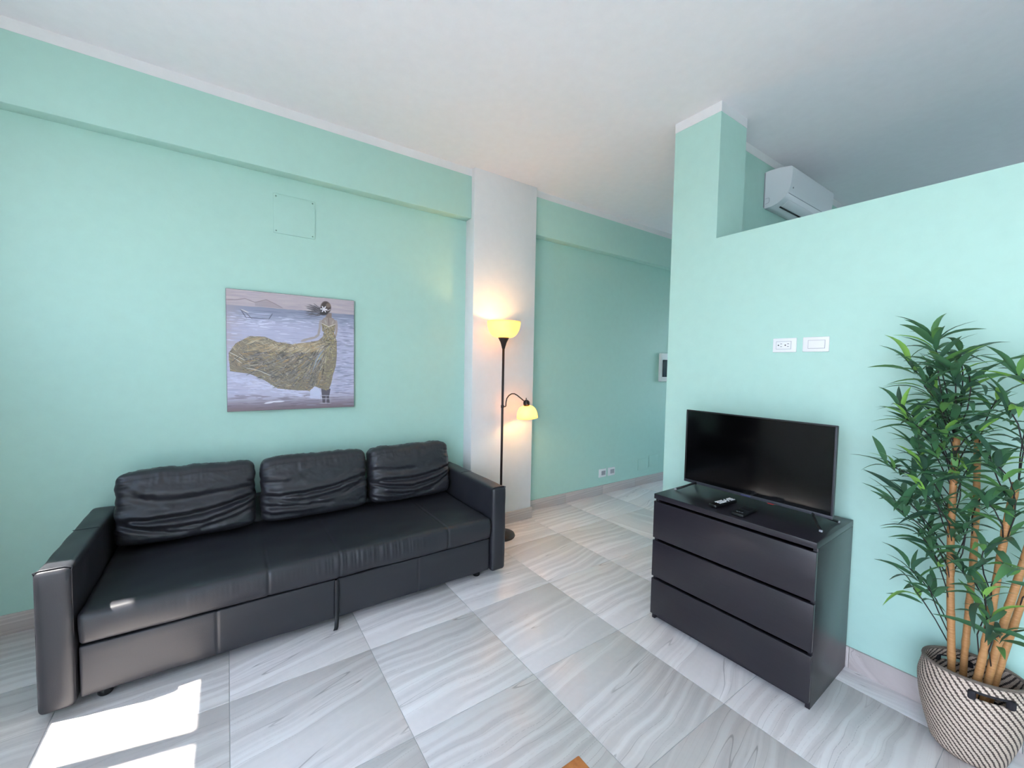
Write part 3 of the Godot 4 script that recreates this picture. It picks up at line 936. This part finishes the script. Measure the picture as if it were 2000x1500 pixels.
	line([[0.705, 0.21], [0.70, 0.27], [0.688, 0.335], [0.66, 0.36], [0.60, 0.378], [0.555, 0.395]], 0.024, rgb(170, 156, 154), 0.95, 0.03)
	line([[0.842, 0.20], [0.845, 0.27], [0.835, 0.34]], 0.022, rgb(168, 152, 146), 0.95, 0.03)
	line([[0.775, 0.17], [0.778, 0.24]], 0.008, rgb(112, 98, 94), 0.7)
	dab(0.75, 0.215, 0.05, 0.018, 1.2, rgb(186, 172, 164), 0.6)
	dab(0.81, 0.215, 0.05, 0.018, 1.9, rgb(186, 172, 164), 0.6)
	var bodice := fill([[0.715, 0.232], [0.775, 0.258], [0.832, 0.232], [0.822, 0.31], [0.845, 0.39], [0.72, 0.39], [0.735, 0.31]], rgb(140, 128, 96), 1.0, 0.45)
	for i in 500:
		var x := r.randf_range(0.71, 0.85)
		var y := r.randf_range(0.23, 0.39)
		if Geometry2D.is_point_in_polygon(Vector2(x, y), bodice):
			dab(x, y, r.randf_range(0.012, 0.03), 0.005, r.randf() * PI, tones[r.randi() % 8], 0.7, r.randf_range(-0.14, 0.2))
	line([[0.715, 0.228], [0.775, 0.256], [0.834, 0.228]], 0.007, rgb(226, 218, 200), 0.9, 0.15)
	# head, hair blown to the left, white flower
	fill([[0.75, 0.13], [0.80, 0.13], [0.80, 0.175], [0.755, 0.175]], rgb(140, 122, 114), 1.0)
	for k in 40:
		var y := r.randf_range(0.085, 0.165)
		line([[0.74, y * 0.5 + 0.055], [0.69, y], [r.randf_range(0.58, 0.66), y + r.randf_range(-0.03, 0.02)]], 0.007, rgb(66, 62, 66).lerp(rgb(126, 120, 128), r.randf()), 0.7, 0.02)
	dab(0.752, 0.082, 0.095, 0.118, 0.0, rgb(84, 70, 66), 1.0, 0.15)
	dab(0.752, 0.082, 0.095, 0.118, 0.0, rgb(84, 70, 66), 1.0, 0.1)
	dab(0.772, 0.062, 0.045, 0.05, 0.6, rgb(140, 120, 110), 0.8)
	dab(0.735, 0.135, 0.08, 0.045, -0.2, rgb(62, 56, 60), 0.95)
	for k in 6:
		var a := TAU * k / 6.0
		dab(0.735 + 0.017 * cos(a), 0.10 + 0.017 * sin(a), 0.036, 0.012, a, rgb(240, 238, 246), 0.95, 0.25)
	line([[0.735, 0.10], [0.765, 0.112], [0.79, 0.098]], 0.006, rgb(226, 222, 230), 0.9, 0.1)
	# worn dark rim of the canvas print
	var face := plain(Color.WHITE, 0.45)
	face.albedo_texture = ImageTexture.create_from_image(canvas)
	face.heightmap_enabled = true
	face.heightmap_texture = ImageTexture.create_from_image(relief)
	face.heightmap_scale = 0.22
	var p := thing("painting", "square seascape canvas of a woman in a billowing gold dress", "painting", Vector3(WALL_X + 0.0165, 1.579, -0.403), PI / 2.0)
	part("stretcher", rbox(Vector3(0.812, 0.818, 0.028), 0.003), plain(Color(0.42, 0.36, 0.36), 0.7), p)
	var st := fresh(false)
	var h := Vector2(0.404, 0.407)
	quad(st, Vector3(-h.x, h.y, 0), Vector3(h.x, h.y, 0), Vector3(h.x, -h.y, 0), Vector3(-h.x, -h.y, 0), Vector3(0, 0, 1), Vector2(0, 0), Vector2(1, 0), Vector2(1, 1), Vector2(0, 1))
	part("canvas", done(st), face, p, Vector3(0, 0, 0.0146))

# ------------------------------------------------------------------ plates on the walls
func build_wall_fittings() -> void:
	# painted-over cover plate high on the long wall
	var c := thing("cover_plate", "painted-over square cover plate with corner screws above the painting", "cover plate", Vector3(WALL_X + 0.0035, 2.543, -0.408), PI / 2.0)
	part("plate", rbox(Vector3(0.264, 0.27, 0.006), 0.002), M.green, c)
	for s in [[-1, -1], [1, -1], [-1, 1], [1, 1]]:
		part("screw", lathe([Vector2(0, 0.0025), Vector2(0.004, 0.002), Vector2(0.005, 0), Vector2(0, 0)], 12), M.screw, c, Vector3(s[0] * 0.116, s[1] * 0.118, 0.003), Vector3(PI / 2.0, 0, 0))
	# socket and switch beside the plant
	var o := thing("wall_socket", "white double wall socket above the television", "socket", Vector3(-1.044, 1.659, HALF_Z + 0.004))
	part("plate", rbox(Vector3(0.120, 0.080, 0.008), 0.003), M.white_plastic, o)
	part("insert", rbox(Vector3(0.074, 0.042, 0.003), 0.001), M.white_plastic, o, Vector3(-0.004, 0, 0.005))
	part("gap_shade", sbox(Vector3(0.0775, 0.0455, 0.001)), M.grey_plastic, o, Vector3(-0.004, 0, 0.0041))  # flat grey sheet, its colour stands in for shade round the insert
	for k in [-0.021, 0.014]:
		part("pin_hole", lathe([Vector2(0, 0.0006), Vector2(0.0035, 0.0006), Vector2(0.0035, 0), Vector2(0, 0)], 12), M.black_plastic, o, Vector3(k - 0.008, 0, 0.0065), Vector3(PI / 2.0, 0, 0))
		for y in [-0.0075, 0.0075]:
			part("slot", sbox(Vector3(0.0085, 0.0025, 0.0008)), M.black_plastic, o, Vector3(k + 0.006, y, 0.0067))
	var b := thing("wall_switch", "blank white wall switch right of the double socket", "switch", Vector3(-0.893, 1.660, HALF_Z + 0.004))
	part("plate", rbox(Vector3(0.122, 0.080, 0.008), 0.003), M.white_plastic, b)
	part("gap_shade", sbox(Vector3(0.0785, 0.0455, 0.001)), M.grey_plastic, b, Vector3(0.004, 0, 0.0041))  # grey sheet painted as the shaded gap round the rocker
	part("rocker", rbox(Vector3(0.075, 0.042, 0.003), 0.001), M.white_plastic, b, Vector3(0.004, 0, 0.005))
	# low sockets and blanking plates along the corridor
	var low := [[-3.652, "white low wall socket nearer the white column"], [-3.806, "white low wall socket farther from the white column"]]
	for k in low:
		var w := thing("wall_socket", k[1], "socket", Vector3(WALL_X + 0.004, 0.254, k[0]), PI / 2.0, "low sockets on the corridor wall")
		part("plate", rbox(Vector3(0.122, 0.098, 0.008), 0.003), M.white_plastic, w)
		part("insert", rbox(Vector3(0.066, 0.05, 0.003), 0.001), M.grey_plastic, w, Vector3(0.012, 0, 0.005))
	var blank := [[-4.40, 0.27, "painted-over blanking plate left of its twin near the corridor floor"], [-4.62, 0.29, "painted-over blanking plate right of its twin near the corridor floor"]]
	for k in blank:
		var w := thing("blanking_plate", k[2], "blanking plate", Vector3(WALL_X + 0.0035, k[1], k[0]), PI / 2.0, "painted-over plates on the corridor wall")
		part("plate", rbox(Vector3(0.19, 0.145, 0.006), 0.002), M.green, w)
	# fuse box and the thermostat above it, half hidden by the pillar
	var f := thing("fuse_box", "white fuse box with a dark smoked door on the corridor wall", "fuse box", Vector3(WALL_X + 0.021, 1.52, -4.86), PI / 2.0)
	part("housing", rbox(Vector3(0.40, 0.37, 0.04), 0.006), M.white_plastic, f)
	part("door", rbox(Vector3(0.355, 0.225, 0.014), 0.005), plain(Color(0.13, 0.15, 0.20), 0.2), f, Vector3(0.008, -0.012, 0.024))
	var t := thing("intercom", "narrow white wall unit above the fuse box", "intercom", Vector3(WALL_X + 0.016, 1.83, -4.965), PI / 2.0)
	part("housing", rbox(Vector3(0.13, 0.15, 0.03), 0.006), M.white_plastic, t)

func build_air_conditioner() -> void:
	var a := thing("air_conditioner", "white split air conditioner mounted high behind the half wall", "air conditioner", Vector3(INNER_X + 0.001, 2.80, -3.95))
	var outline := PackedVector2Array([Vector2(0, 0.012), Vector2(0.008, 0.0), Vector2(0.06, 0.004), Vector2(0.10, 0.016), Vector2(0.14, 0.040), Vector2(0.168, 0.070), Vector2(0.184, 0.105), Vector2(0.192, 0.145), Vector2(0.196, 0.19), Vector2(0.199, 0.245), Vector2(0.197, 0.262), Vector2(0.188, 0.270), Vector2(0.11, 0.284), Vector2(0.04, 0.288), Vector2(0.008, 0.286), Vector2(0, 0.278)])
	var white := plain(Color(0.88, 0.88, 0.89), 0.35)
	part("casing", extrude(outline, -0.41, 0.41), white, a)
	part("outlet", rbox(Vector3(0.012, 0.006, 0.70), 0.001), M.black_plastic, a, Vector3(0.086, 0.0105, -0.02), Vector3(0, 0, 0.28))
	part("louver", rbox(Vector3(0.058, 0.004, 0.70), 0.0015), white, a, Vector3(0.126, 0.0285, -0.02), Vector3(0, 0, 0.58))
	part("panel_joint", rbox(Vector3(0.004, 0.004, 0.79), 0.001), M.grey_plastic, a, Vector3(0.171, 0.0755, 0))
	part("sensor", lathe([Vector2(0, 0.001), Vector2(0.006, 0.001), Vector2(0.006, -0.003), Vector2(0, -0.003)], 14), M.grey_plastic, a, Vector3(0.1885, 0.118, 0.36), Vector3(0, 0, -PI / 2.0))
	part("wall_plate", sbox(Vector3(0.006, 0.268, 0.83)), M.grey_plastic, a, Vector3(0.0028, 0.144, 0))
	# pipe knock-out pressed into the end cap
	var pts := [Vector3(0.01, 0.075, 0.4105), Vector3(0.038, 0.077, 0.4105), Vector3(0.041, 0.072, 0.4105), Vector3(0.041, 0.048, 0.4105), Vector3(0.034, 0.038, 0.4105), Vector3(0.012, 0.034, 0.4105)]
	part("knock_out", tube(pts, 0.0012, 5), M.grey_plastic, a)

# ------------------------------------------------------------------ basket and bamboo
func build_basket() -> void:
	var s := 512
	var wide := 1280
	var im := Image.create(wide, s, false, Image.FORMAT_RGB8)
	var hgt := Image.create(wide, s, false, Image.FORMAT_RGB8)
	var n := noise(91, 0.02, 2)
	for j in s:
		for i in wide:
			var u := float(i) / wide
			var v := float(j) / s
			var t := fposmod(u * 40.0 + v * 13.0 + 0.10 * n.get_noise_2d(i, j) + 0.05 * sin(v * 46.0 * TAU), 1.0)
			var row := absf(sin(v * 46.0 * PI))
			var c := rgb(214, 194, 176).lerp(rgb(178, 154, 136), 0.6 * (1.0 - row) + 0.3 * n.get_noise_2d(i * 6.0, j * 6.0))
			var dark := ramp(t, 0.0, 0.06) * (1.0 - ramp(t, 0.36, 0.42))
			c = c.lerp(rgb(70, 56, 50), dark * 0.95)
			im.set_pixel(i, j, c)
			var h := 0.35 + 0.4 * row + 0.2 * absf(sin(t * PI))
			hgt.set_pixel(i, j, Color(h, h, h))
	var weave := plain(Color.WHITE, 0.8)
	weave.albedo_texture = ImageTexture.create_from_image(im)
	weave.heightmap_enabled = true
	weave.heightmap_texture = ImageTexture.create_from_image(hgt)
	weave.heightmap_scale = 0.25
	var b := thing("basket", "striped woven seagrass basket with dark handles holding the bamboo plant", "basket", Vector3(-0.245, 0, -2.436), 0.0)
	var st := fresh()
	var around := 96
	var rows := 30
	var top := 0.345
	var out_at := func(k: int, j: int, grow: float) -> Vector3:
		var a := TAU * k / around
		var t := float(j) / rows
		var rad := 0.100 + 0.052 * sin(minf(t * 1.25, 1.0) * PI / 2.0) - 0.012 * ramp(t, 0.75, 1.0) + grow
		if t < 0.06:
			rad -= 0.014 * (1.0 - t / 0.06)
		var wob := 1.0 + 0.012 * sin(a * 3.0 + 1.0) + 0.01 * sin(a * 2.0 + t * 2.0)
		return Vector3(cos(a) * rad * wob, t * top + 0.012 * t * sin(a + 0.6), sin(a) * rad * wob * 0.97)
	# two openings for the hands, one towards the room and one at the wall
	var hole := func(k: int, j: int) -> bool:
		if j < 25 or j > 26:
			return false
		var a := 360.0 * (k + 0.5) / around
		return absf(a - 62.0) < 21.0 or absf(a - 242.0) < 21.0
	for k in around:
		for j in rows:
			if hole.call(k, j):
				continue
			var mid: Vector3 = out_at.call(k, j, 0.0)
			var o := Vector3(mid.x, 0, mid.z)
			var uv := func(kk: int, jj: int) -> Vector2: return Vector2(float(kk) / around, 1.0 - float(jj) / rows)
			quad(st, out_at.call(k, j, 0.0), out_at.call(k + 1, j, 0.0), out_at.call(k + 1, j + 1, 0.0), out_at.call(k, j + 1, 0.0), o, uv.call(k, j), uv.call(k + 1, j), uv.call(k + 1, j + 1), uv.call(k, j + 1))
			quad(st, out_at.call(k, j, -0.007), out_at.call(k + 1, j, -0.007), out_at.call(k + 1, j + 1, -0.007), out_at.call(k, j + 1, -0.007), -o, uv.call(k, j), uv.call(k + 1, j), uv.call(k + 1, j + 1), uv.call(k, j + 1))
		var c0: Vector3 = out_at.call(k, 0, 0.0)
		var c1: Vector3 = out_at.call(k + 1, 0, 0.0)
		quad(st, Vector3.ZERO, c0, c1, c1, Vector3.DOWN)
		for e in [rows]:
			quad(st, out_at.call(k, e, 0.0), out_at.call(k + 1, e, 0.0), out_at.call(k + 1, e, -0.007), out_at.call(k, e, -0.007), Vector3.UP, Vector2(float(k) / around, 0), Vector2(float(k + 1) / around, 0), Vector2(float(k + 1) / around, 0.02), Vector2(float(k) / around, 0.02))
	part("weave", done(st), weave, b)
	var rim := []
	for k in around + 1:
		rim.append(out_at.call(k % around, rows, -0.0035))
	part("rim", tube(rim, 0.006, 8), weave, b)
	var cord := plain(Color(0.13, 0.11, 0.13), 0.8)
	for mid_angle in [62.0, 242.0]:
		var grip := []
		for i in 13:
			var k := int(round((mid_angle - 22.0 + 44.0 * i / 12.0) / 360.0 * around))
			var lo: Vector3 = out_at.call(k, 27, -0.003)
			grip.append(lo)
		part("handle", tube(grip, 0.0055, 8), cord, b)
		for e in [-22.0, 22.0]:
			var k := int(round((mid_angle + e) / 360.0 * around))
			var p: Vector3 = out_at.call(k, 26, 0.001)
			part("handle_binding", rbox(Vector3(0.022, 0.034, 0.022), 0.008, 3), cord, b, p, Vector3(0, -deg_to_rad(mid_angle + e), 0))

# lance-shaped leaf along +x, folded at the midrib, drooping towards the tip
func leaf_mesh(length: float, width: float, droop: float) -> ArrayMesh:
	var st := fresh()
	var n := 6
	var mid := []
	var left := []
	var right := []
	for i in n + 1:
		var t := float(i) / n
		var w := width * pow(sin(PI * pow(t, 0.72)), 0.8) * 0.5 if i > 0 and i < n else 0.0004
		var p := Vector3(length * t * (1.0 - 0.18 * droop * t), 0.06 * length * sin(t * PI) - droop * length * 0.55 * t * t, 0)
		mid.append(p)
		left.append(p + Vector3(0, w * 0.35, w))
		right.append(p + Vector3(0, w * 0.35, -w))
	for i in n:
		quad(st, mid[i], mid[i + 1], left[i + 1], left[i], Vector3.UP)
		quad(st, mid[i], mid[i + 1], right[i + 1], right[i], Vector3.UP)
	return done(st)

func build_plant() -> void:
	var base := Vector3(-0.245, 0.0, -2.436)
	var p := thing("bamboo_plant", "artificial bamboo plant with tan canes and long green leaves in a basket", "plant", base)
	var pot := plain(Color(0.05, 0.05, 0.05), 0.7)
	part("nursery_pot", lathe([Vector2(0, 0.013), Vector2(0.072, 0.013), Vector2(0.098, 0.20), Vector2(0.101, 0.205), Vector2(0.095, 0.205), Vector2(0.09, 0.185), Vector2(0, 0.185)], 36), pot, p)
	part("soil", lathe([Vector2(0.088, 0.184), Vector2(0.05, 0.192), Vector2(0, 0.195)], 24), plain(Color(0.10, 0.085, 0.07), 0.95), p)
	var canes := [[Vector3(-0.052, 0.18, 0.02), Vector3(-0.083, 1.262, 0.035), 0.0125], [Vector3(-0.018, 0.18, -0.03), Vector3(-0.030, 1.26, -0.02), 0.0115], [Vector3(0.003, 0.18, 0.045), Vector3(0.085, 1.12, 0.06), 0.0125],
		[Vector3(0.036, 0.18, 0.03), Vector3(0.130, 1.06, 0.0), 0.0125], [Vector3(0.05, 0.18, -0.02), Vector3(0.19, 1.35, -0.04), 0.0115]]
	var cane_mat := plain(Color(0.80, 0.60, 0.40), 0.55)
	cane_mat.albedo_texture = grain_texture(33, Color(0.80, 0.72, 0.62), Color(1, 1, 1), 0.6)
	cane_mat.uv1_triplanar = true
	cane_mat.uv1_scale = Vector3(3, 3, 3)
	var stem_mat := plain(Color(0.16, 0.14, 0.13), 0.7)
	for c in canes:
		var pts := PackedVector3Array()
		var rad := PackedFloat32Array()
		var a: Vector3 = c[0]
		var b: Vector3 = c[1]
		for i in 41:
			var t := i / 40.0
			pts.append(a.lerp(b, t) + Vector3(0.006 * sin(t * 5.0 + a.x * 90.0), 0, 0.004 * sin(t * 4.0)))
			var node := fposmod(t * 6.3 + a.x * 20.0, 1.0)
			rad.append(float(c[2]) * (1.0 - 0.12 * t) * (1.12 if node < 0.12 else (0.93 if node > 0.9 else 1.0)))
		var st := fresh()
		tube_into(st, pts, rad, 12)
		part("cane", done(st), cane_mat, p)
	# leaves: meshes and colours are shared
	var shapes := []
	for k in 8:
		shapes.append(leaf_mesh([0.145, 0.165, 0.185, 0.125, 0.155, 0.17, 0.12, 0.19][k], [0.023, 0.026, 0.024, 0.022, 0.027, 0.022, 0.023, 0.027][k], [0.15, 0.45, 0.7, 0.3, 0.95, 0.55, 0.8, 0.35][k]))
	var tints := [Color(0.20, 0.35, 0.27), Color(0.235, 0.41, 0.28), Color(0.30, 0.49, 0.29), Color(0.38, 0.58, 0.30), Color(0.52, 0.72, 0.32), Color(0.165, 0.29, 0.235)]
	var greens := []
	for c in tints:
		var m := plain(c, 0.5)
		m.backlight_enabled = true
		m.backlight = Color(0.30, 0.34, 0.22)
		greens.append(m)
	var r := RandomNumberGenerator.new()
	r.seed = 515
	# ends of the twigs: [x, y, z, leaves, cane] in the plant's own axes
	var ends := []
	var put := func(x: float, y: float, z: float, count: int) -> void: ends.append([Vector3(x, y, z), count])
	# crown
	put.call(-0.165, 1.66, 0.05, 13)
	put.call(-0.135, 1.57, 0.10, 13)
	put.call(-0.175, 1.50, 0.00, 11)
	put.call(-0.085, 1.53, 0.12, 12)
	put.call(-0.095, 1.60, -0.03, 9)
	put.call(-0.07, 1.45, 0.02, 11)
	put.call(-0.13, 1.41, 0.10, 11)
	# left-hand sprays
	put.call(-0.255, 1.37, 0.06, 11)
	put.call(-0.205, 1.32, 0.12, 11)
	put.call(-0.15, 1.33, -0.02, 10)
	put.call(-0.10, 1.30, 0.14, 10)
	put.call(-0.275, 1.12, 0.09, 11)
	put.call(-0.20, 1.20, 0.04, 11)
	put.call(-0.155, 1.13, 0.13, 11)
	put.call(-0.12, 1.20, 0.02, 9)
	put.call(-0.215, 0.985, 0.06, 11)
	put.call(-0.15, 1.03, 0.11, 9)
	put.call(-0.165, 0.90, 0.03, 9)
	put.call(-0.135, 0.845, 0.10, 9)
	put.call(-0.115, 0.77, 0.06, 8)
	put.call(-0.185, 0.69, 0.07, 9)
	put.call(-0.175, 0.60, 0.04, 7)
	put.call(-0.12, 0.655, 0.10, 8)
	# middle and right
	put.call(-0.02, 1.30, 0.10, 11)
	put.call(0.02, 1.22, 0.14, 10)
	put.call(-0.035, 1.16, 0.06, 9)
	put.call(0.01, 1.05, 0.12, 9)
	put.call(-0.03, 0.95, 0.05, 8)
	put.call(0.02, 0.86, 0.13, 9)
	put.call(-0.03, 0.76, 0.12, 8)
	put.call(0.03, 0.72, 0.15, 9)
	put.call(0.05, 0.62, 0.12, 8)
	put.call(0.07, 0.97, 0.06, 9)
	put.call(0.075, 1.10, 0.10, 10)
	put.call(0.06, 1.52, 0.06, 11)
	put.call(0.05, 1.40, 0.10, 11)
	put.call(0.09, 1.31, 0.04, 10)
	put.call(0.075, 0.56, 0.10, 7)
	put.call(0.09, 0.82, 0.12, 8)
	# more foliage round the canes
	for k in 16:
		put.call(-0.24 + 0.30 * fposmod(k * 0.618, 1.0), 1.56 - 0.047 * k, 0.02 + 0.13 * fposmod(k * 0.37, 1.0), 9)
	# beyond the edge of the picture
	put.call(0.17, 1.62, 0.00, 8)
	put.call(0.20, 1.45, 0.07, 8)
	put.call(0.23, 1.25, 0.03, 8)
	put.call(0.22, 1.02, 0.08, 7)
	put.call(0.19, 0.78, 0.04, 7)
	var rest := fresh()
	var count := 0
	var own := 0
	for e in ends:
		var tip: Vector3 = e[0]
		# twig from the nearest cane, about 0.25 below its end
		var best := Vector3.ZERO
		var near := 99.0
		for c in canes:
			for i in 30:
				var q: Vector3 = (c[0] as Vector3).lerp(c[1], i / 29.0)
				var d: float = Vector2(q.x - tip.x, q.z - tip.z).length() + absf(q.y - (tip.y - 0.20)) * 0.8
				if d < near:
					near = d
					best = q
		var bow := Vector3(r.randf_range(-0.02, 0.02), 0.03, r.randf_range(-0.01, 0.02))
		var twig := [best, best.lerp(tip, 0.35) + bow, best.lerp(tip, 0.7) + bow * 0.8, tip]
		part("twig", tube(twig, 0.0022, 5), stem_mat, p)
		var lean := (tip - best).normalized()
		var spin := r.randf() * TAU
		for k in int(e[1]):
			var a := spin + k * 2.4 + r.randf_range(-0.3, 0.3)
			var back := 0.075 * k / float(e[1])
			var from := tip + (best - tip).normalized() * back
			var tilt := r.randf_range(-0.35, 0.75) + 0.4 * (1.0 - k / float(e[1]))
			var dir := Vector3(cos(a), 0, sin(a)) * cos(tilt) + Vector3.UP * sin(tilt) + lean * 0.35
			dir = dir.normalized()
			# leaves do not grow into the wall
			if base.z + from.z + dir.z * 0.21 < HALF_Z + 0.02:
				dir.z = absf(dir.z)
			var side := dir.cross(Vector3.UP).normalized()
			var up := side.cross(dir).normalized()
			var turn := Basis(dir, up, -side.normalized()).orthonormalized()
			turn = turn * Basis(Vector3.RIGHT, r.randf_range(-0.6, 0.6))
			turn = turn.scaled_local(Vector3.ONE * r.randf_range(0.72, 1.08))
			var shape: ArrayMesh = shapes[r.randi() % 8]
			var bright := r.randf()
			var tone := 4 if bright > 0.87 else (3 if bright > 0.74 else (2 if bright > 0.60 else (1 if bright > 0.36 else (0 if bright > 0.15 else 5))))
			count += 1
			if count % 5 < 2 or tip.x > 0.15 or own >= 298:
				rest.append_from(shape, 0, Transform3D(turn, from))
				continue
			own += 1
			var o := part("leaf", shape, greens[tone], p)
			o.transform = Transform3D(turn, from)
	var others := part("small_leaves", done(rest), greens[1], p)
	others.set_meta("kind", "stuff")

func build_table() -> void:
	var t := thing("coffee_table", "orange-brown wooden table corner at the bottom edge of the view", "table", Vector3(-0.774, 0, -0.784))
	part("top", rbox(Vector3(0.60, 0.028, 0.90), 0.004), M.orange_wood, t, Vector3(0.30, 0.436, 0.45))
	for s in [[0.05, 0.05], [0.55, 0.05], [0.05, 0.85], [0.55, 0.85]]:
		part("leg", rbox(Vector3(0.045, 0.42, 0.045), 0.003), M.orange_wood, t, Vector3(s[0], 0.2115, s[1]))
	for s in [0.05, 0.85]:
		part("apron", rbox(Vector3(0.45, 0.06, 0.02), 0.002), M.orange_wood, t, Vector3(0.30, 0.391, s))
	for s in [0.05, 0.55]:
		part("apron", rbox(Vector3(0.02, 0.06, 0.75), 0.002), M.orange_wood, t, Vector3(s, 0.391, 0.45))
